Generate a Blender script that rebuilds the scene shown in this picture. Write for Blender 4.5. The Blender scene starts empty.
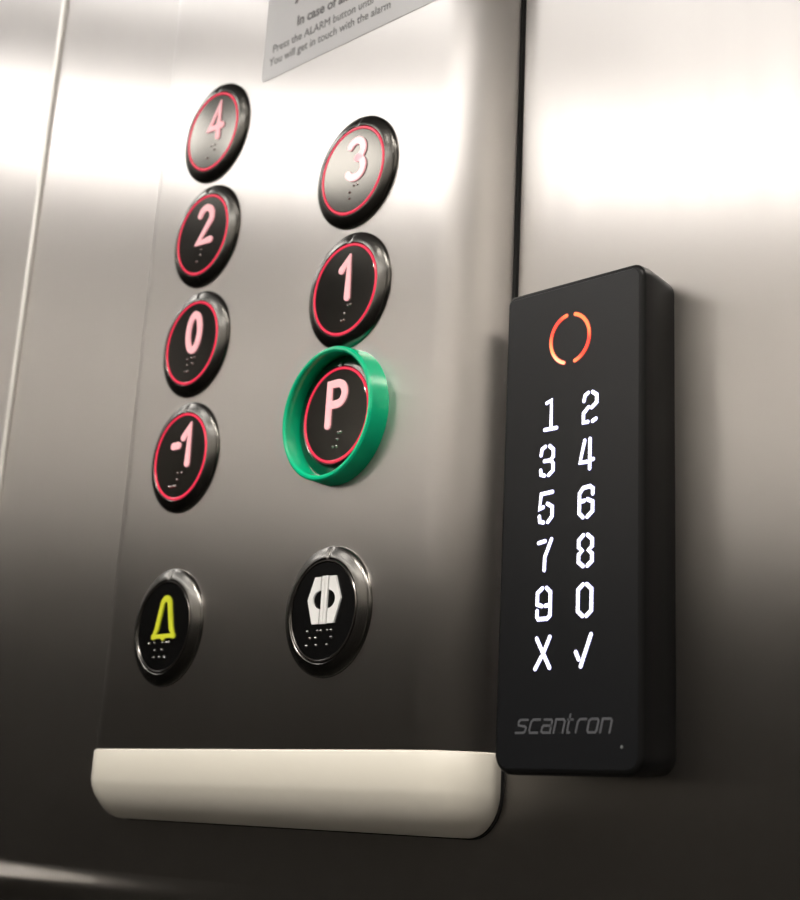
import bpy, bmesh, math, random
from mathutils import Vector, Matrix
random.seed(4)
S = bpy.context.scene
COL = S.collection
PI = math.pi
Z0 = 1.35          # height of the topmost left button's centre above the floor
WY = 0.0155        # face of the steel wall; the panel's face is y = 0, the room is at y < 0
HC = 2.12          # ceiling height

# ------------------------------------------------------------------ materials
def new_mat(name):
    m = bpy.data.materials.new(name); m.use_nodes = True
    nt = m.node_tree
    return m, nt, nt.nodes['Principled BSDF']

def plain(name, col, rough=.5, metal=0., coat=0., emis=None, estr=0., noise=0., spec=.5, bump=0., bscale=900):
    m, nt, b = new_mat(name)
    b.inputs['Base Color'].default_value = (*col, 1)
    b.inputs['Roughness'].default_value = rough
    b.inputs['Metallic'].default_value = metal
    b.inputs['Coat Weight'].default_value = coat
    b.inputs['Coat Roughness'].default_value = .05
    b.inputs['Specular IOR Level'].default_value = spec
    if emis:
        b.inputs['Emission Color'].default_value = (*emis, 1)
        b.inputs['Emission Strength'].default_value = estr
    if noise or bump:
        tc = nt.nodes.new('ShaderNodeTexCoord')
        n = nt.nodes.new('ShaderNodeTexNoise'); n.inputs['Scale'].default_value = bscale
        n.inputs['Detail'].default_value = 4
        nt.links.new(tc.outputs['Object'], n.inputs['Vector'])
        if noise:
            mr = nt.nodes.new('ShaderNodeMapRange')
            mr.inputs['To Min'].default_value = max(0, rough-noise); mr.inputs['To Max'].default_value = min(1, rough+noise)
            nt.links.new(n.outputs['Fac'], mr.inputs['Value']); nt.links.new(mr.outputs['Result'], b.inputs['Roughness'])
        if bump:
            bp = nt.nodes.new('ShaderNodeBump'); bp.inputs['Strength'].default_value = bump
            bp.inputs['Distance'].default_value = .0002
            nt.links.new(n.outputs['Fac'], bp.inputs['Height']); nt.links.new(bp.outputs['Normal'], b.inputs['Normal'])
    return m

def steel(name, col, rough, aniso, rot=0., grain=1.):
    """vertically brushed stainless steel: the grain runs along z, highlights smear sideways"""
    m, nt, b = new_mat(name)
    b.inputs['Base Color'].default_value = (*col, 1)
    b.inputs['Metallic'].default_value = 1
    b.inputs['Roughness'].default_value = rough
    b.inputs['Anisotropic'].default_value = aniso
    b.inputs['Anisotropic Rotation'].default_value = rot
    tan = nt.nodes.new('ShaderNodeTangent'); tan.direction_type = 'UV_MAP'; tan.uv_map = 'UVMap'
    nt.links.new(tan.outputs['Tangent'], b.inputs['Tangent'])
    tc = nt.nodes.new('ShaderNodeTexCoord')
    mp = nt.nodes.new('ShaderNodeMapping'); mp.inputs['Scale'].default_value = (420, 420, 9)
    n = nt.nodes.new('ShaderNodeTexNoise'); n.inputs['Scale'].default_value = 1.; n.inputs['Detail'].default_value = 5
    nt.links.new(tc.outputs['Object'], mp.inputs['Vector']); nt.links.new(mp.outputs['Vector'], n.inputs['Vector'])
    mr = nt.nodes.new('ShaderNodeMapRange')
    mr.inputs['To Min'].default_value = rough-.04*grain; mr.inputs['To Max'].default_value = rough+.04*grain
    nt.links.new(n.outputs['Fac'], mr.inputs['Value']); nt.links.new(mr.outputs['Result'], b.inputs['Roughness'])
    # faint smudges
    n2 = nt.nodes.new('ShaderNodeTexNoise'); n2.inputs['Scale'].default_value = 14.; n2.inputs['Detail'].default_value = 3
    mp2 = nt.nodes.new('ShaderNodeMapping'); mp2.inputs['Scale'].default_value = (1, 1, .35)
    nt.links.new(tc.outputs['Object'], mp2.inputs['Vector']); nt.links.new(mp2.outputs['Vector'], n2.inputs['Vector'])
    mx = nt.nodes.new('ShaderNodeMix'); mx.data_type = 'RGBA'
    mx.inputs[6].default_value = (col[0]*.9, col[1]*.9, col[2]*.9, 1); mx.inputs[7].default_value = (*col, 1)
    nt.links.new(n2.outputs['Fac'], mx.inputs[0]); nt.links.new(mx.outputs[2], b.inputs['Base Color'])
    return m

M = {}
M['steel']   = steel('brushed_steel_wall', (.66, .638, .622), .34, 1.)
M['panel']   = steel('brushed_steel_panel', (.66, .638, .622), .32, 1.)
M['trim']    = plain('bright_steel_trim', (.85, .83, .8), .42, 1.)
M['cap']     = plain('cream_plastic', (.62, .595, .52), .38, 0, .0, noise=.05, bump=.05)
M['gasket']  = plain('black_rubber', (.006, .006, .006), .7)
M['bezel']   = plain('black_chrome_bezel', (.15, .145, .135), .24, 1.)
M['black']   = plain('black_button_face', (.003, .003, .003), .25, 0, spec=.15)
M['smoke']   = plain('smoked_button_face', (.135, .128, .115), .13, 1.)
M['rimdark'] = plain('dark_metal_rim', (.16, .15, .14), .25, 1.)
M['red']     = plain('red_light_ring', (.5, .02, .05), .25, 0, .3, emis=(1., .045, .10), estr=.62)
M['pink']    = plain('backlit_numeral', (.6, .4, .4), .35, emis=(1., .47, .49), estr=.68, coat=.8)
M['braille'] = plain('steel_braille_dot', (.75, .72, .7), .2, 1.)
M['yellow']  = plain('yellow_bell_inlay', (.66, .70, .03), .4, emis=(.8, .9, .03), estr=.05)
M['white']   = plain('white_symbol_inlay', (.82, .82, .80), .4, emis=(1, 1, .97), estr=.04)
M['green']   = plain('green_plastic', (.0, .74, .36), .22, 0, .3, spec=.6)
M['keybody'] = plain('black_anodised_housing', (.004, .004, .004), .35, 0, 0, spec=.22, noise=.05, bump=.04, bscale=2500)
M['keyface'] = plain('satin_black_front', (.0055, .006, .007), .30, 0, .0, spec=.3, noise=.03, bscale=300)
M['led']     = plain('white_led_symbol', (.5, .5, .5), .5, emis=(.93, .93, 1.), estr=1.7)
M['bleed']   = plain('violet_led_bleed', (.03, .03, .06), .5, emis=(.22, .2, .9), estr=.5)
M['logo']    = plain('grey_printed_logo', (.065, .068, .075), .5)
M['paper']   = plain('white_sticker', (.97, .965, .975), .3, coat=1.)
M['paper'].node_tree.nodes['Principled BSDF'].inputs['Coat Roughness'].default_value = .25
M['ink']     = plain('black_print', (.20, .20, .21), .6)
M['lens']    = plain('sensor_lens', (.12, .13, .13), .3)
M['floor']   = plain('dark_rubber_floor', (.012, .011, .009), .6, spec=.1, bump=.3, bscale=200)
M['ceil']    = plain('satin_ceiling', (.32, .315, .325), .5)
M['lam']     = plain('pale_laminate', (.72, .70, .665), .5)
M['dimming']    = plain('dimming_dark_brown', (.016, .0145, .012), .5, spec=.1)  # dark tone for the added panels that dim the steel's reflections
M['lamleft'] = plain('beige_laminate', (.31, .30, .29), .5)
M['band']    = plain('dimming_mid_brown', (.13, .12, .11), .5)  # in-between tone for the added dimming panel on the left wall
M['door']    = plain('pale_enamel', (.62, .60, .56), .5)
M['lamp']    = plain('ceiling_lamp_diffuser', (.9, .9, .9), .4, emis=(1., .965, .93), estr=7)
M['spotlens']= plain('fill_lamp_lens', (.9, .9, .9), .4, emis=(1., .93, .85), estr=30)  # glowing lens of the added fill lamps
M['ridge']   = steel('brushed_steel_streak_ridge', (.66, .638, .622), .34, 1.)
M['lampring']= plain('lamp_trim_ring', (.5, .5, .5), .3, 1.)
# status ring: emission runs from deep red to yellow-white along its height
m, nt, b = new_mat('red_status_led')
b.inputs['Base Color'].default_value = (.2, .02, .01, 1)
tc = nt.nodes.new('ShaderNodeTexCoord'); sp = nt.nodes.new('ShaderNodeVectorMath'); sp.operation = 'DOT_PRODUCT'
sp.inputs[1].default_value = (-.55, 0, -.83)
nt.links.new(tc.outputs['Object'], sp.inputs[0])
mr = nt.nodes.new('ShaderNodeMapRange'); mr.inputs['From Min'].default_value = -.0075; mr.inputs['From Max'].default_value = .0075
nt.links.new(sp.outputs['Value'], mr.inputs['Value'])
cr = nt.nodes.new('ShaderNodeValToRGB'); e = cr.color_ramp.elements
e[0].position = 0; e[0].color = (1, .22, .06, 1); e[1].position = 1; e[1].color = (1, .62, .42, 1)
for pos, c in ((.18, (1, .20, .06, 1)), (.33, (1, .05, .03, 1)), (.62, (1, .06, .025, 1)), (.86, (1, .30, .10, 1))):
    k = e.new(pos); k.color = c
nt.links.new(mr.outputs['Result'], cr.inputs['Fac']); nt.links.new(cr.outputs['Color'], b.inputs['Emission Color'])
b.inputs['Emission Strength'].default_value = 1.8
M['status'] = m
m, nt, b = new_mat('red_led_bleed'); b.inputs['Base Color'].default_value = (.05, .01, .01, 1)
b.inputs['Emission Color'].default_value = (1, .03, .02, 1); b.inputs['Emission Strength'].default_value = .32
M['redbleed'] = m

# ------------------------------------------------------------------ helpers
def link_mesh(name, bm, mat, parent=None, loc=(0, 0, 0), smooth=True, angle=35):
    bmesh.ops.recalc_face_normals(bm, faces=bm.faces)
    me = bpy.data.meshes.new(name); bm.to_mesh(me); bm.free()
    me.materials.append(mat)
    if smooth:
        for p in me.polygons: p.use_smooth = True
        me.set_sharp_from_angle(angle=math.radians(angle))
    o = bpy.data.objects.new(name, me); COL.objects.link(o)
    o.location = loc
    if parent is not None: o.parent = parent
    return o

def empty(name, loc, label, cat, group=None):
    o = bpy.data.objects.new(name, None); COL.objects.link(o); o.location = loc
    o.empty_display_size = .02
    o['label'] = label; o['category'] = cat
    if group: o['group'] = group
    return o

def box_uv(me, horizontal='auto'):
    """UV so that U runs horizontally and V runs up (gives the brushed steel its tangent)"""
    uv = me.uv_layers.new(name='UVMap')
    for p in me.polygons:
        n = p.normal
        for li in p.loop_indices:
            v = me.vertices[me.loops[li].vertex_index].co
            if abs(n.z) > .9: uv.data[li].uv = (v.x, v.y)
            elif abs(n.y) >= abs(n.x)*.02 and abs(n.y) > .05: uv.data[li].uv = (v.x + (v.y if n.x*n.y < 0 else -v.y)*abs(n.x), v.z)
            else: uv.data[li].uv = (v.y, v.z)

def box(bm, x0, x1, y0, y1, z0, z1):
    vs = [bm.verts.new((x, y, z)) for x in (x0, x1) for y in (y0, y1) for z in (z0, z1)]
    for f in ((0, 1, 3, 2), (4, 6, 7, 5), (0, 4, 5, 1), (2, 3, 7, 6), (0, 2, 6, 4), (1, 5, 7, 3)):
        bm.faces.new([vs[i] for i in f])

def structure(name, x0, x1, y0, y1, z0, z1, mat, bev=0):
    bm = bmesh.new(); box(bm, x0, x1, y0, y1, z0, z1)
    if bev: bmesh.ops.bevel(bm, geom=list(bm.edges), offset=bev, segments=2, affect='EDGES')
    o = link_mesh(name, bm, mat, smooth=bool(bev)); box_uv(o.data); o['kind'] = 'structure'
    return o

def lathe(bm, prof, n=96, cx=0, cz=0, closed=False):
    """revolve (radius, y) pairs about the y axis"""
    rings = []
    for r, y in prof:
        if r < 1e-7: rings.append([bm.verts.new((cx, y, cz))]); continue
        rings.append([bm.verts.new((cx+r*math.cos(2*PI*i/n), y, cz+r*math.sin(2*PI*i/n))) for i in range(n)])
    pairs = list(zip(rings, rings[1:]))
    if closed: pairs.append((rings[-1], rings[0]))
    for a, b in pairs:
        for i in range(n):
            j = (i+1) % n
            if len(a) == 1: bm.faces.new((a[0], b[i], b[j]))
            elif len(b) == 1: bm.faces.new((a[i], a[j], b[0]))
            else: bm.faces.new((a[i], a[j], b[j], b[i]))

def poly_prism(bm, pts, y0, y1):
    """pts in (x, z); y0 front (smaller), y1 back"""
    a = [bm.verts.new((x, y0, z)) for x, z in pts]; b = [bm.verts.new((x, y1, z)) for x, z in pts]
    bm.faces.new(a); bm.faces.new(list(reversed(b)))
    n = len(pts)
    for i in range(n): bm.faces.new((a[i], b[i], b[(i+1) % n], a[(i+1) % n]))

def stroke(bm, pts, w, y0, y1, cap=6, flat=False):
    """a ribbon of width w along a polyline with rounded ends and round joints"""
    r = w/2
    P = [Vector(p) for p in pts]
    closed = (P[0]-P[-1]).length < 1e-9 and len(P) > 2
    if closed: P = P[:-1]
    n = len(P)
    def nrm(a, b):
        d = (b-a).normalized(); return Vector((-d.y, d.x))
    left, right = [], []
    for i in range(n):
        if closed or 0 < i < n-1:
            n1 = nrm(P[i-1], P[i]); n2 = nrm(P[i], P[(i+1) % n])
            m_ = (n1+n2)
            m_ = m_.normalized() if m_.length > 1e-6 else n1
            k = 1/max(.78, m_.dot(n1))
        else:
            m_ = nrm(P[0], P[1]) if i == 0 else nrm(P[-2], P[-1]); k = 1
        left.append(P[i]+m_*r*k); right.append(P[i]-m_*r*k)
    def side(pts_):
        return [(bm.verts.new((p.x, y0, p.y)), bm.verts.new((p.x, y1, p.y))) for p in pts_]
    if closed:
        L, R_ = side(left), side(right)
        for i in range(n):
            j = (i+1) % n
            bm.faces.new((L[i][0], R_[i][0], R_[j][0], L[j][0])); bm.faces.new((L[i][1], L[j][1], R_[j][1], R_[i][1]))
            bm.faces.new((L[i][0], L[j][0], L[j][1], L[i][1])); bm.faces.new((R_[i][0], R_[i][1], R_[j][1], R_[j][0]))
        return
    L, R_ = side(left), side(right)
    for i in range(n-1):
        j = i+1
        bm.faces.new((L[i][0], R_[i][0], R_[j][0], L[j][0])); bm.faces.new((L[i][1], L[j][1], R_[j][1], R_[i][1]))
        bm.faces.new((L[i][0], L[j][0], L[j][1], L[i][1])); bm.faces.new((R_[i][0], R_[i][1], R_[j][1], R_[j][0]))
    for end, q, d in ((0, P[0], (P[0]-P[1]).normalized()), (-1, P[-1], (P[-1]-P[-2]).normalized())):
        base = math.atan2(d.y, d.x)
        first, last_ = (R_[0], L[0]) if end == 0 else (L[-1], R_[-1])
        row = [first]+side([q+Vector((math.cos(base+PI/2-PI*k/cap), math.sin(base+PI/2-PI*k/cap)))*r for k in range(1, cap)])+[last_]
        bm.faces.new([v[0] for v in row]); bm.faces.new([v[1] for v in reversed(row)])
        for k in range(cap): bm.faces.new((row[k][0], row[k][1], row[k+1][1], row[k+1][0]))

def smooth_path(pts, it=2):
    """Chaikin corner cutting, keeps the ends"""
    closed = pts[0] == pts[-1]
    P = [Vector(p) for p in pts]
    for _ in range(it):
        Q = [] if closed else [P[0]]
        for i in range(len(P)-1):
            a, b = P[i], P[i+1]
            Q += [a*.75+b*.25, a*.25+b*.75]
        if closed: Q.append(Q[0])
        else:
            Q = [P[0]]+Q[2:-1]+[P[-1]] if len(P) > 2 else P
        P = Q
    return [tuple(p) for p in P]

def dome(bm, x, z, y, r, h, n=10):
    lathe(bm, [(r, y), (r*.85, y-h*.55), (r*.45, y-h*.92), (0, y-h)], n, x, z)

# ------------------------------------------------------------------ the setting
XL, XR, YF = -1.93, .95, -1.62
structure('floor', XL-.05, XR+.05, YF-.05, WY+.05, -.05, 0, M['floor'])
structure('ceiling', XL-.05, XR+.05, YF-.05, WY+.05, HC, HC+.05, M['ceil'])
structure('wall_back', XL, XR, WY, WY+.04, 0, HC, M['steel'])
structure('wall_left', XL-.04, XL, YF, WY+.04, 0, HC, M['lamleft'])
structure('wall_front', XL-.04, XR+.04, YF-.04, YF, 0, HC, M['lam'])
structure('wall_right', XR, XR+.04, YF, WY+.04, 0, HC, M['door'])
structure('pale_reflector', -.60, .80, YF-.001, YF+.02, 0, 2.0, M['door'])  # unseen pale slab added to brighten the reflection in the panel's curved edge
structure('dimming_panel_2', XL, XL+.006, YF, WY, 0, 1.61, M['dimming'])  # this and the dark slabs below: added unseen, darken the steel's lower reflections
structure('dimming_panel_7', XL, XL+.005, YF, WY, 1.61, 1.80, M['band'])  # added mid-tone slab, makes the reflected darkening more gradual
structure('dimming_panel_3', XL, -.62, YF, YF+.006, 0, 1.53, M['dimming'])
structure('dimming_panel_4', -.60, .80, YF+.02, YF+.024, 0, 1.46, M['dimming'])
structure('dimming_panel_5', XR-.006, XR, YF+.03, WY, 0, 1.40, M['dimming'])
# upright cover bead over the joint of two wall sheets
bm = bmesh.new()
pr = [(-.002, 0), (-.002, -.0008), (-.0013, -.0016), (0, -.002), (.0013, -.0016), (.002, -.0008), (.002, 0)]
a = [bm.verts.new((x, y, .02)) for x, y in pr]; c = [bm.verts.new((x, y, HC-.02)) for x, y in pr]
for i in range(len(pr)): bm.faces.new((a[i], a[(i+1) % len(pr)], c[(i+1) % len(pr)], c[i]))
bm.faces.new(a); bm.faces.new(list(reversed(c)))
o = link_mesh('trim_1', bm, M['trim'], loc=(-.151, WY, 0)); o['kind'] = 'structure'

# ------------------------------------------------------------------ ceiling lights (round lamps placed for their reflections; downlights added as fill)
def ceiling_light(x, y, r=.16, spot=False, watt=0):
    if spot: t = empty('fill_lamp', (x, y, HC), 'small unseen fill lamp added to light the panel, its cap and the walls', 'fill_lamp', 'added fill lamps')
    else: t = empty('ceiling_light', (x, y, HC), 'round flush ceiling lamp of the elevator car, seen only as a reflection', 'ceiling light', 'round ceiling lamps')
    def ring_z(prof, n=40):
        bm = bmesh.new(); rings = []
        for rr, z in prof:
            rings.append([bm.verts.new((rr*math.cos(2*PI*i/n), rr*math.sin(2*PI*i/n), z)) for i in range(n)])
        for a_, b_ in zip(rings, rings[1:]):
            for i in range(n): bm.faces.new((a_[i], a_[(i+1) % n], b_[(i+1) % n], b_[i]))
        return bm, rings
    bm, rings = ring_z([(r-.008, 0), (r-.008, -.012), (r, -.012), (r+.004, -.008), (r+.004, 0)])
    link_mesh('trim_ring', bm, M['lampring'], t)
    bm, rings = ring_z([(r-.009, 0), (r-.009, -.008), (r-.02, -.009)])
    bm.faces.new(list(reversed(rings[-1]))); bm.faces.new(rings[0])
    link_mesh('diffuser', bm, M['spotlens' if spot else 'lamp'], t, smooth=False)
    if spot:
        li = bpy.data.lights.new('fill_lamp_beam', 'SPOT'); li.energy = watt; li.spot_size = math.radians(104); li.spot_blend = .6
        li.shadow_soft_size = r; li.color = (1, .93, .86)
        lo = bpy.data.objects.new('fill_lamp_beam', li); COL.objects.link(lo); lo.parent = t; lo.location = (0, 0, -.02)
for az, d in ((27, 1.70), (38.5, 1.70), (50, 1.74), (61.5, 1.70), (73, 1.68), (38, 1.16), (15, 1.64), (4, 1.60), (75, 1.15)):
    a = math.radians(az); ceiling_light(-math.sin(a)*d, -math.cos(a)*d, .2 if az == 75 else .16)
for x, y, w_ in ((-.15, -.95, 98), (.30, -.85, 86), (.72, -.60, 65), (.24, -1.40, 26), (-.28, -1.42, 20), (-1.02, -1.45, 46), (-1.72, -.80, 10)): ceiling_light(x, y, .05, True, w_)  # unseen fill lamps added to light the cap, panel and walls

# ridge added low on the wall, tapered to shape a fading light streak
bm = bmesh.new(); rows = []
NX, NZ = 60, 12
for i in range(NX+1):
    xx = -.60+.66*i/NX
    hh = .0030*min(1, max(0, (.06-xx)/.26))**1.5
    row = []
    for k in range(NZ+1):
        v = -1+2*k/NZ
        row.append(bm.verts.new((xx, -hh*(.5+.5*math.cos(PI*v))+.00005*abs(v)**8, v*.0065)))
    rows.append(row)
for p_, q_ in zip(rows, rows[1:]):
    for k in range(NZ): bm.faces.new((p_[k], p_[k+1], q_[k+1], q_[k]))
uvl = bm.loops.layers.uv.new('UVMap')
for f_ in bm.faces:
    for l in f_.loops: l[uvl].uv = (l.vert.co.x, l.vert.co.z)
o = link_mesh('streak_ridge', bm, M['ridge'], loc=(0, WY-.00006, Z0-.2508), angle=180); o['kind'] = 'structure'

# ------------------------------------------------------------------ control panel
panel = empty('elevator_control_panel', (0.045, WY, Z0-.21), 'tall brushed steel elevator control panel with round lit buttons and cream end cap', 'control panel')
PO = Vector(panel.location)
def ploc(x, y, z): return (x-PO.x, y-PO.y, z+Z0-PO.z)     # child location from fitted coordinates

PX0, PX1, RC = -.0425, .1306, .0120
def plan(inset, off=0., seg=10, ybk=WY, side=None):
    """plan outline (x, y) from the wall round the front back to the wall"""
    sx = inset if side is None else side
    x0, x1, yf = PX0-off+sx, PX1+off*1.8-sx, -off+inset
    r = RC+off-inset*.35
    r = min(r, ybk-yf-.0003)
    pts = [(x0, ybk)]
    for k in range(seg+1):
        a = PI+PI/2*k/seg; pts.append((x0+r+r*math.cos(a), yf+r+r*math.sin(a)))
    rx = r*1.42; ry = min(r*1.12, ybk-yf-.0002)
    for k in range(seg+1):
        a = 1.5*PI+PI/2*k/seg; pts.append((x1-rx+rx*math.cos(a), yf+ry+ry*math.sin(a)))
    pts.append((x1, ybk))
    return pts
def loft(sections, name, mat, parent, cap_ends=True, uv=False, angle=40):
    bm = bmesh.new(); rings = []
    for pts, z in sections:
        rings.append([bm.verts.new(ploc(x, y, z)) for x, y in pts])
    n = len(rings[0])
    uvl = bm.loops.layers.uv.new('UVMap')
    acc = [0]
    p0 = sections[0][0]
    for i in range(1, n): acc.append(acc[-1]+math.dist(p0[i], p0[i-1]))
    acc.append(acc[-1]+math.dist(p0[0], p0[-1]))
    for ra, rb, za, zb in zip(rings, rings[1:], [s[1] for s in sections], [s[1] for s in sections][1:]):
        for i in range(n):
            j = (i+1) % n
            f = bm.faces.new((ra[i], ra[j], rb[j], rb[i]))
            u0, u1 = acc[i], acc[i+1]
            for l, (u, v) in zip(f.loops, ((u0, za), (u1, za), (u1, zb), (u0, zb))): l[uvl].uv = (u, v)
    if cap_ends:
        bm.faces.new(rings[0]); bm.faces.new(list(reversed(rings[-1])))
    return link_mesh(name, bm, mat, parent, angle=angle)
ZB = -.2070
YB = WY-.0012
loft([(plan(0, seg=14, ybk=YB), ZB+.0002), (plan(0, seg=14, ybk=YB), .30)], 'faceplate', M['panel'], panel)
# cream end cap: same plan a touch proud, its bottom edge and corners rolled in
sec = [(plan(.0004, .0007, 14, YB), ZB), (plan(0, .0007, 14, YB), ZB-.0006)]
H, RB, A0 = .0208, .0114, math.radians(20)
for k in range(0, 13):
    a = A0+(PI/2-A0)*k/12
    sec.append((plan(RB*(math.cos(A0)-math.cos(a)), .0007, 14, YB, side=.0108*(1-math.cos(PI/2*k/12))), ZB-(H-RB)-RB*math.sin(PI/2*k/12)))
sec.reverse()
loft(sec, 'end_cap', M['cap'], panel, angle=60)['label'] = 'cream plastic end cap closing the bottom of the panel'
# black gasket showing as a thin dark line round the panel against the wall
sec = []
for k in range(12, -1, -1):
    a = PI/2*k/12
    ins = .0108*(1-math.cos(a))
    x0, x1 = PX0-.0009+ins, PX1+.0013-ins
    sec.append(([(x0, WY), (x0, YB), (x1, YB), (x1, WY)], ZB-(H-RB)-RB*math.sin(a)-.0004))
sec.append(([(PX0-.0007, WY), (PX0-.0007, YB), (PX1+.0007, YB), (PX1+.0007, WY)], .30))
loft(sec, 'gasket', M['gasket'], panel)['label'] = 'thin black seam around the panel edge'

# ------------------------------------------------------------------ buttons
def arc(cx, cz, rx, rz, a0, a1, n=16):
    return [(cx+rx*math.cos(math.radians(a0+(a1-a0)*i/n)), cz+rz*math.sin(math.radians(a0+(a1-a0)*i/n))) for i in range(n+1)]
mm = .001
NUM = {
 '4': [[(1.9, -3.2), (1.9, 11), (-4.2, 1.2), (4.2, 1.2)]],
 '2': [arc(0, 7, 3.9, 4, 160, -25, 14)+[(-4, -3.2), (4.1, -3.2)]],
 '3': [arc(0, 7.5, 3.7, 3.5, 150, -80, 14), arc(0, .6, 4.1, 3.7, 80, -150, 14)],
 '1': [[(-2.6, 7.2), (1.0, 11), (1.0, -3.2)]],
 '0': [arc(0, 4, 3.5, 7.1, 0, 360, 40)],
 'P': [[(-3.4, -3.2), (-3.4, 10.9)]+[(0, 10.9)]+arc(.6, 7.3, 3.5, 3.6, 90, -90, 14)+[(-3.4, 3.7)]],
 '-1': [[(-6.4, 4.4), (-3.2, 4.4)], [(-.6, 7.0), (3.0, 11), (3.0, -3.2)]],
}
SH = {'4': 1.9, '2': 1.5, '0': 1.2, '-1': 1.8, '3': 1.6, '1': .8, 'P': -.1}
BR = {  # braille dots (mm) below the character
 '4': [(.2, -5.6), (2.2, -5.6), (2.2, -7.5), (-1.5, -9.6)], '2': [(.2, -5.6), (.2, -7.6), (-1.8, -9.5)], '3': [(1.2, -5.4), (2.8, -5.4), (-.6, -7.2), (-.6, -9.2)],
 '1': [(2.2, -5.6), (3.4, -5.4), (.8, -7.8), (.8, -9.8), (-.4, -9.9)], '0': [(-1.4, -5.6), (1, -5.6), (2.6, -5.6), (-1.2, -7.6), (1.8, -7.6), (-2, -9.8), (-.6, -9.8)],
 'P': [(1.6, -5.6), (2.8, -5.6), (1.4, -7.6), (-.4, -9.6), (1.2, -9.6)], '-1': [(-.4, -5.6), (1.8, -5.6), (-.4, -7.7), (-2.2, -9.7), (-1.2, -9.7), (-4.4, -9.6), (-3.4, -9.7)],
 'bell': [(-6.6, -5), (-3.8, -5), (.6, -5), (2.6, -5), (4, -5), (-3.2, -7.2), (.6, -7.2), (-3.4, -9.4), (-.4, -9.4), (2.2, -9.4)],
 'open': [(-6, -5.6), (-1.6, -5.6), (-.2, -5.6), (2.6, -5.6), (4.2, -5.6), (-4.6, -7.5), (-2.2, -7.5), (4.4, -7.5), (-6, -9.5), (-1.8, -9.5), (2.8, -9.5)],
}
def button(kind, x, z, name, label):
    lit = kind in NUM
    bm = bmesh.new()
    prof = [(18.3, 0), (18.3, .5), (18.1, .85), (17.7, 1.2), (17.1, 1.5), (16.0, 1.97), (15.1, 2.3), (14.7, 2.35), (14.45, 2.2), (14.3, 1.8), (14.3, .6)]
    N = 120; rings = []
    for r, h in prof:
        ring = []
        for i in range(N):
            a = 2*PI*i/N
            d = abs(((math.degrees(a)-88+180) % 360)-180)          # one parting line at the top of the bezel
            groove = .35 if (d < 1.6 and 14.6 < r < 18.1) else 0
            ring.append(bm.verts.new((r*mm*math.cos(a), -(h-groove)*mm, r*mm*math.sin(a))))
        rings.append(ring)
    for a_, b_ in zip(rings, rings[1:]):
        for i in range(N): bm.faces.new((a_[i], a_[(i+1) % N], b_[(i+1) % N], b_[i]))
    root = link_mesh(name, bm, M['bezel'], panel, ploc(x, 0, z), angle=30)
    root['label'] = label
    bm = bmesh.new()
    lathe(bm, [(13.55*mm, -.4*mm), (13.55*mm, -2.05*mm), (13.35*mm, -2.2*mm), (9*mm, -2.24*mm), (0, -2.25*mm)], 96)
    link_mesh('face', bm, M['smoke' if lit else 'black'], root)
    bm = bmesh.new()
    lathe(bm, [(14.25*mm, -.5*mm), (14.25*mm, -2.25*mm), (14.05*mm, -2.5*mm), (13.75*mm, -2.5*mm), (13.56*mm, -2.3*mm), (13.56*mm, -.5*mm)], 96)
    link_mesh('light_ring' if lit else 'rim', bm, M['red'] if lit else M['rimdark'], root)['label'] = 'glowing red ring' if lit else 'dark polished metal rim'
    y0, y1 = -2.75*mm, -2.2*mm
    if lit:
        bm = bmesh.new()
        for s in NUM[kind]: stroke(bm, [((px*.9+SH[kind])*mm, (pz*.87-.2)*mm) for px, pz in s], 2.35*mm, y0, y1)
        link_mesh('numeral' if kind != 'P' else 'letter', bm, M['pink'], root, smooth=False)['label'] = 'pale pink backlit character ' + kind
    elif kind == 'bell':
        bm = bmesh.new()
        path = [(-6.2, -1.9), (-4.6, .6), (-3.1, 6.0)]+arc(0, 8.0, 2.5, 2.6, 170, 10, 10)+[(3.1, 6.0), (4.6, .6), (6.2, -1.9), (-6.2, -1.9)]
        cv = lambda q: ((q[0]*.84+1.0)*mm, (q[1]*.93-1.3)*mm)
        stroke(bm, [cv(q) for q in path], 2.0*mm, y0, y1)
        for q in ((-6.2, -1.9), (6.2, -1.9), (0, -2.3)): a_ = cv(q); stroke(bm, [(a_[0]-.0001, a_[1]), (a_[0]+.0001, a_[1])], 1.9*mm, y0-.00004, y1)
        link_mesh('bell_symbol', bm, M['yellow'], root, smooth=False)['label'] = 'yellow outline of a bell'
    else:
        bm = bmesh.new()
        for s in (-1, 1):
            hs = [-3.0+14*k/42 for k in range(43)]
            rows = []
            for h_ in hs:
                ox = (4.9+2.5*(h_+3.0)/7.2) if h_ < 4.2 else (7.4-2.8*(h_-4.2)/6.8)
                t_ = (h_-4.1)/2.7
                ix = 1.95+(3.0*math.sqrt(1-t_*t_) if abs(t_) < 1 else 0)
                rows.append([bm.verts.new((s*qx*mm, yy, h_*mm)) for qx in (ix, ox) for yy in (y0, y1)])
            for p_, q_ in zip(rows, rows[1:]):
                for i0, i1 in ((0, 2), (2, 3), (3, 1), (1, 0)): bm.faces.new((p_[i0], p_[i1], q_[i1], q_[i0]))
            for e_ in (rows[0], rows[-1]): bm.faces.new((e_[0], e_[2], e_[3], e_[1]))
        box(bm, -1.3*mm, -.12*mm, y0, y1, -3.1*mm, 11.2*mm); box(bm, .12*mm, 1.3*mm, y0, y1, -3.1*mm, 11.2*mm)
        bmesh.ops.transform(bm, matrix=Matrix.Translation((.8*mm, 0, -.9*mm)) @ Matrix.Diagonal((.96, 1, .93, 1)), verts=bm.verts)
        link_mesh('door_open_symbol', bm, M['white'], root, smooth=False)['label'] = 'white open-door arrows around a double bar'
    bm = bmesh.new()
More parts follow.
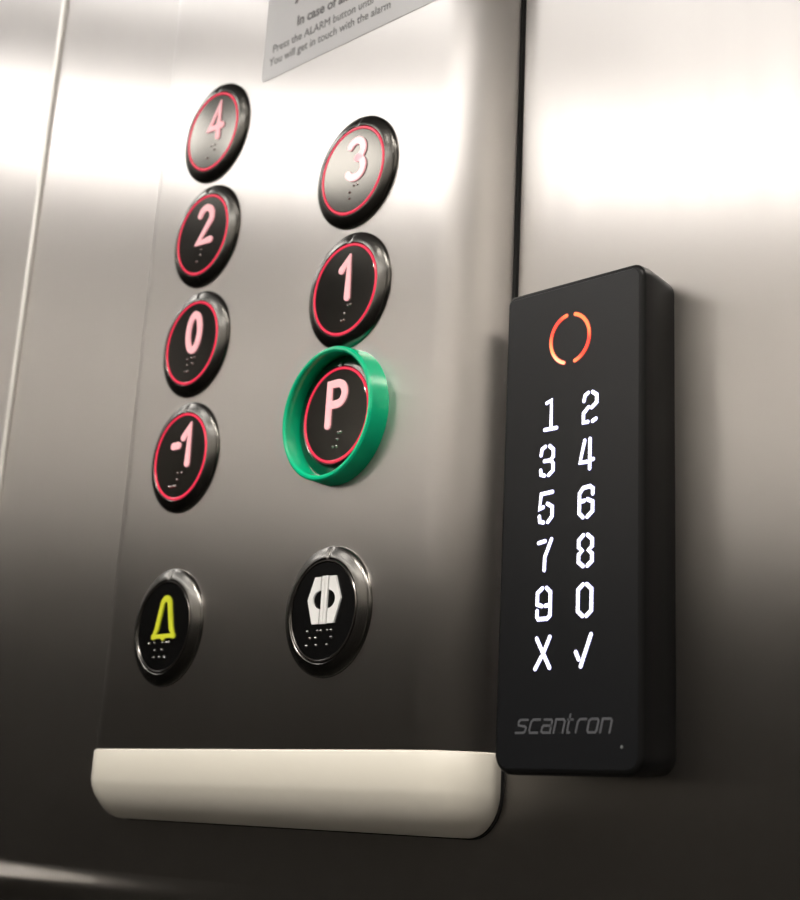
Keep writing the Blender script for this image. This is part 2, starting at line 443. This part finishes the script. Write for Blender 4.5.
    for px, pz in BR[kind]: dome(bm, px*mm, pz*mm, -2.2*mm, .42*mm, .45*mm)
    link_mesh('braille', bm, M['braille'], root)['label'] = 'small raised silvery braille dots'
    return root
SP = .03856; XRc = .07724
for kind, x, z in (('4', 0, 0), ('2', 0, -SP), ('0', 0, -2*SP), ('-1', 0, -3*SP)):
    button(kind, x, z, 'floor_button', 'round black floor button marked %s with a red light ring' % kind)
pb = None
for kind, x, z in (('3', XRc, -.0364), ('1', XRc, -.0364-SP), ('P', XRc, -.0364-2*SP)):
    pb = button(kind, x, z, 'floor_button', 'round black floor button marked %s with a red light ring' % kind)
button('bell', 0, -.1702, 'alarm_button', 'round black alarm button with a yellow bell')
button('open', XRc, -.1698, 'door_open_button', 'round black door-open button with a white symbol')
bm = bmesh.new()
lathe(bm, [(18.45*mm, 0), (18.1*mm, -5.0*mm), (18.3*mm, -6.1*mm), (18.8*mm, -6.45*mm), (19.4*mm, -6.4*mm), (19.9*mm, -5.9*mm), (20.3*mm, 0)], 128, closed=True)
link_mesh('raised_collar', bm, M['green'], pb, (.0*mm, 0, -.3*mm))['label'] = 'raised green plastic collar around the P button'

# ------------------------------------------------------------------ notice sticker
st = empty('notice_sticker', (.0233, 0, Z0+.0117), 'white printed notice sticker on the steel panel above the buttons', 'sticker')
bm = bmesh.new(); W_, H_ = .0900, .062
pts = []
for cx_, cz_, a0 in ((W_-.0012, H_-.0012, 0), (.0012, H_-.0012, 90), (.0012, .0012, 180), (W_-.0012, .0012, 270)):
    pts += [(cx_+.0012*math.cos(math.radians(a0+k*22.5)), cz_+.0012*math.sin(math.radians(a0+k*22.5))) for k in range(5)]
poly_prism(bm, pts, -.00018, 0)
link_mesh('sheet', bm, M['paper'], st, smooth=False)
def text_mesh(name, body, size, mat, parent, loc, shear=0., bold=0.):
    cu = bpy.data.curves.new(name, 'FONT'); cu.body = body; cu.size = size; cu.shear = shear; cu.offset = bold; cu.extrude = .00004
    tmp = bpy.data.objects.new(name+'_tmp', cu); COL.objects.link(tmp)
    dg = bpy.context.evaluated_depsgraph_get(); dg.update()
    me = bpy.data.meshes.new_from_object(tmp.evaluated_get(dg))
    bpy.data.objects.remove(tmp); bpy.data.curves.remove(cu)
    me.transform(Matrix.Rotation(PI/2, 4, 'X')); me.materials.clear(); me.materials.append(mat)
    o = bpy.data.objects.new(name, me); COL.objects.link(o); o.parent = parent; o.location = loc
    return o
for body, size, x, z, bold in (('Alarm', .0085, .0155, .0250, .0002), ('In case of alarm', .0052, .0172, .0158, .0001),
                         ('Press the ALARM button until', .0042, .0048, .0098, 0), ('You will get in touch with the alarm', .0042, .0036, .0050, 0)):
    text_mesh('printed_line', body, size, M['ink'], st, (x, -.00022, z), bold=bold)

# ------------------------------------------------------------------ keypad reader
KX0, KX1, KZ0, KZ1 = .1426, .1885, -.2126, -.0910
key = empty('keypad_reader', ((KX0+KX1)/2, WY, Z0+KZ0), 'tall black access keypad with lit white digits and a red status ring', 'keypad')
KO = Vector(key.location)
def kloc(x, y, z): return (x-KO.x, y-KO.y, z+Z0-KO.z)
def rrect(x0, x1, z0, z1, r_, ins=0, seg=8):
    x0 += ins; x1 -= ins; z0 += ins; z1 -= ins
    pts = []
    for sx_, sz_, a0, r in ((1, 1, 0, .0038), (0, 1, 90, .0026), (0, 0, 180, .0052), (1, 0, 270, .0046)):
        r = max(r-ins, .0006); cx_ = x1-r if sx_ else x0+r; cz_ = z1-r if sz_ else z0+r
        pts += [(cx_+r*math.cos(math.radians(a0+90*k/seg)), cz_+r*math.sin(math.radians(a0+90*k/seg))) for k in range(seg+1)]
    return pts
bm = bmesh.new(); rings = []
prof = [(.0026, WY+.0002), (.0022, WY-.0012), (.0012, WY-.0055), (0, .0040), (0, .0012)]
for k in range(1, 7):
    a = PI/2*k/6; prof.append((.0012*(1-math.cos(a)), .0012-.0012*math.sin(a)))
for ins, y in prof:
    rings.append([bm.verts.new(kloc(x, y, z)) for x, z in (rrect(KX0+ins*.5, KX1-ins, KZ0+ins*.3, KZ1-ins*.15, .0042) if y > .0035 else rrect(KX0, KX1, KZ0, KZ1, .0042, ins))])
n = len(rings[0])
for ra, rb in zip(rings, rings[1:]):
    for i in range(n): bm.faces.new((ra[i], ra[(i+1) % n], rb[(i+1) % n], rb[i]))
bm.faces.new(rings[0]); bm.faces.new(list(reversed(rings[-1])))
link_mesh('housing', bm, M['keybody'], key, angle=25)
bm = bmesh.new()
f0 = [bm.verts.new(kloc(x, .0000, z)) for x, z in rrect(KX0, KX1, KZ0, KZ1, .0042, .0013)]
f1 = [bm.verts.new(kloc(x, -.00012, z)) for x, z in rrect(KX0, KX1, KZ0, KZ1, .0042, .0014)]
for i in range(n): bm.faces.new((f0[i], f0[(i+1) % n], f1[(i+1) % n], f1[i]))
bm.faces.new(f0); bm.faces.new(list(reversed(f1)))
link_mesh('front_panel', bm, M['keyface'], key, smooth=False)
YK = -.00012
GL = {
 '1': [[(.18, .93), (.55, 1), (.55, .03)], [(.05, 0), (1, .0)]],
 '2': [[(.02, .74), (.1, .92), (.34, 1)], [(.68, 1), (1, .88), (1, .62), (.62, .47)], [(.38, .5), (0, .32), (0, 0), (.34, 0)], [(.7, 0), (.95, .06)]],
 '3': [[(.03, .72), (.1, .93), (.36, 1)], [(.7, 1), (1, .86), (1, .62), (.8, .5), (.3, .5)], [(.82, .5), (1, .38), (1, .14), (.66, 0)], [(.02, .2), (.06, .05), (.34, 0)]],
 '4': [[(.34, .97), (0, .24), (.52, .24)], [(.74, 1), (.74, 0)], [(.76, .3), (1, .3)]],
 '5': [[(1, 1), (.12, .97), (0, .46), (.3, .52)], [(.62, .62), (1, .5), (1, .18), (.68, 0)], [(.0, .22), (.05, .04), (.34, .0)]],
 '6': [[(1, .74), (1, .92), (.78, 1), (.28, .97), (0, .8), (0, .14), (.28, 0)], [(.02, .52), (.36, .54)], [(.6, .58), (1, .48), (1, .17), (.6, 0)]],
 '7': [[(0, .92), (.5, .96)], [(1, 1), (.5, .42), (.48, 0)]],
 '8': [[(.34, 1), (0, .85), (0, .62), (.26, .5), (0, .38), (0, .14), (.34, 0)], [(.66, 1), (1, .85), (1, .62), (.74, .5), (1, .38), (1, .14), (.66, 0)]],
 '9': [[(.38, 1), (0, .85), (0, .48), (.36, .42)], [(.7, 1), (1, .86), (1, .1), (.78, 0), (.1, 0), (0, .08), (0, .27)], [(.64, .42), (.98, .44)]],
 '0': [[(.36, 1), (0, .84), (0, .16), (.36, 0)], [(.64, 1), (1, .84), (1, .16), (.64, 0)]],
 'X': [[(.06, .97), (1, .02)], [(.98, 1), (.6, .55)], [(.42, .38), (.0, 0)]],
 'V': [[(1, 1), (.34, .02)], [(.0, .47), (.2, .24)]],
}
names = {'X': 'cross_key', 'V': 'tick_key'}
order = [('1', '2'), ('3', '4'), ('5', '6'), ('7', '8'), ('9', '0'), ('X', 'V')]
GW, GH = .0042, .0074
for row, pair in enumerate(order):
    for c_, ch in enumerate(pair):
        cx_ = (.1581, .1711)[c_]; cz_ = -.1256-.01178*row+0
        if row == 0: cx_ += .0009
        if ch == 'V': cx_ -= .0002
        w_ = GW*(1.1 if ch in 'XV' else 1)
        for nm, w, ya, mat in (('glow', .00118, YK-.00006, 'bleed'), ('symbol', .00095, YK-.00014, 'led')):
            bm = bmesh.new()
            for s in GL[ch]: stroke(bm, [((u-.5)*w_, (v-.5)*GH) for u, v in s], w, ya, YK)
            o = link_mesh('digit_key' if ch.isdigit() else names[ch], bm, M[mat], key if nm == 'glow' else last, kloc(cx_, 0, cz_) if nm == 'glow' else (0, 0, 0), smooth=False)
            if nm == 'glow': last = o; o['label'] = 'glowing white %s on the keypad' % {'X': 'cross', 'V': 'tick'}.get(ch, 'digit '+ch)
            else: o.name = 'lit_symbol'
# status ring of two arcs
for a0, a1 in ((101, 253), (-74, 75)):
    bm = bmesh.new(); stroke(bm, arc(0, 0, .0064, .0064, a0, a1, 28), .00135, YK-.00006, YK)
    g = link_mesh('status_ring', bm, M['redbleed'], key, kloc(.1650, 0, -.1066), smooth=False); g['label'] = 'glowing red orange half of the status ring'
    bm = bmesh.new(); stroke(bm, arc(0, 0, .0064, .0064, a0, a1, 28), .00088, YK-.00014, YK)
    link_mesh('lit_arc', bm, M['status'], g, smooth=False)
# printed name
LG = {
 's': ([[(1, 1), (.18, 1), (0, .86), (.06, .56), (.8, .5), (1, .38), (.94, .1), (.8, 0), (-.1, 0)]], 1),
 'c': ([[(1, 1), (.25, 1), (.05, .85), (0, .2), (.15, 0), (1, 0)]], 1),
 'a': ([[(.1, 1), (.85, 1), (1, .85), (1, 0), (.2, 0), (0, .12), (.0, .4), (.15, .54), (1, .54)]], 1),
 'n': ([[(0, 0), (0, 1), (.8, 1), (1, .85), (1, 0)]], 1),
 't': ([[(.1, 1.35), (.1, .2), (.25, 0), (.55, 0)], [(-.15, .98), (.7, .98)]], .62),
 'r': ([[(0, 0), (0, .8), (.2, 1), (.85, 1)]], .8),
 'o': ([[(.2, 1), (.85, 1), (1, .85), (1, .15), (.85, 0), (.15, 0), (0, .15), (0, .85), (.2, 1)]], 1),
}
bm = bmesh.new(); x = 0; lw, lh = .0028, .0030
for ch in 'scantron':
    g, adv = LG[ch]
    for s in g: stroke(bm, [(x+u*lw*(adv if ch == 't' else 1)+v*lh*.26, v*lh) for u, v in s], 0.00058, YK-.00004, YK)
    x += lw*adv+.00115
link_mesh('printed_name', bm, M['logo'], key, kloc(.1502, 0, -.2030), smooth=False)['label'] = 'dark grey slanted printed lettering'
bm = bmesh.new(); lathe(bm, [(.0004, YK), (.0004, YK-.0001), (0, YK-.00014)], 14)
link_mesh('indicator_dot', bm, M['lens'], key, kloc(.1826, 0, -.2062))

# ------------------------------------------------------------------ world, camera
w = bpy.data.worlds.new('world'); S.world = w; w.use_nodes = True
w.node_tree.nodes['Background'].inputs['Color'].default_value = (0, 0, 0, 1)
cam = bpy.data.cameras.new('camera'); co = bpy.data.objects.new('camera', cam); COL.objects.link(co)
F, YAW, PITCH, ROLL = 1522.59, .80318, .32035, .04435
PPX, PPY = 449.95, 308.53
f = Vector((-math.sin(YAW)*math.cos(PITCH), math.cos(YAW)*math.cos(PITCH), math.sin(PITCH)))
r = Vector((math.cos(YAW), math.sin(YAW), 0)); u = r.cross(f)
r2 = r*math.cos(ROLL)+u*math.sin(ROLL); u2 = -r*math.sin(ROLL)+u*math.cos(ROLL)
mw = Matrix((( r2.x, u2.x, -f.x, .40849), (r2.y, u2.y, -f.y, -.27784), (r2.z, u2.z, -f.z, -.22217+Z0), (0, 0, 0, 1)))
co.matrix_world = mw
cam.sensor_fit = 'HORIZONTAL'; cam.sensor_width = 36; cam.lens = 36*F/800
cam.shift_x = -(PPX-400)/800; cam.shift_y = (PPY-450)/800
cam.clip_start = .01; cam.clip_end = 20
cam.dof.use_dof = True; cam.dof.focus_distance = .40; cam.dof.aperture_fstop = 25
S.camera = co
S.view_settings.view_transform = 'Standard'; S.view_settings.look = 'None'
S.view_settings.exposure = .2; S.view_settings.gamma = 1; S.view_settings.use_curve_mapping = False
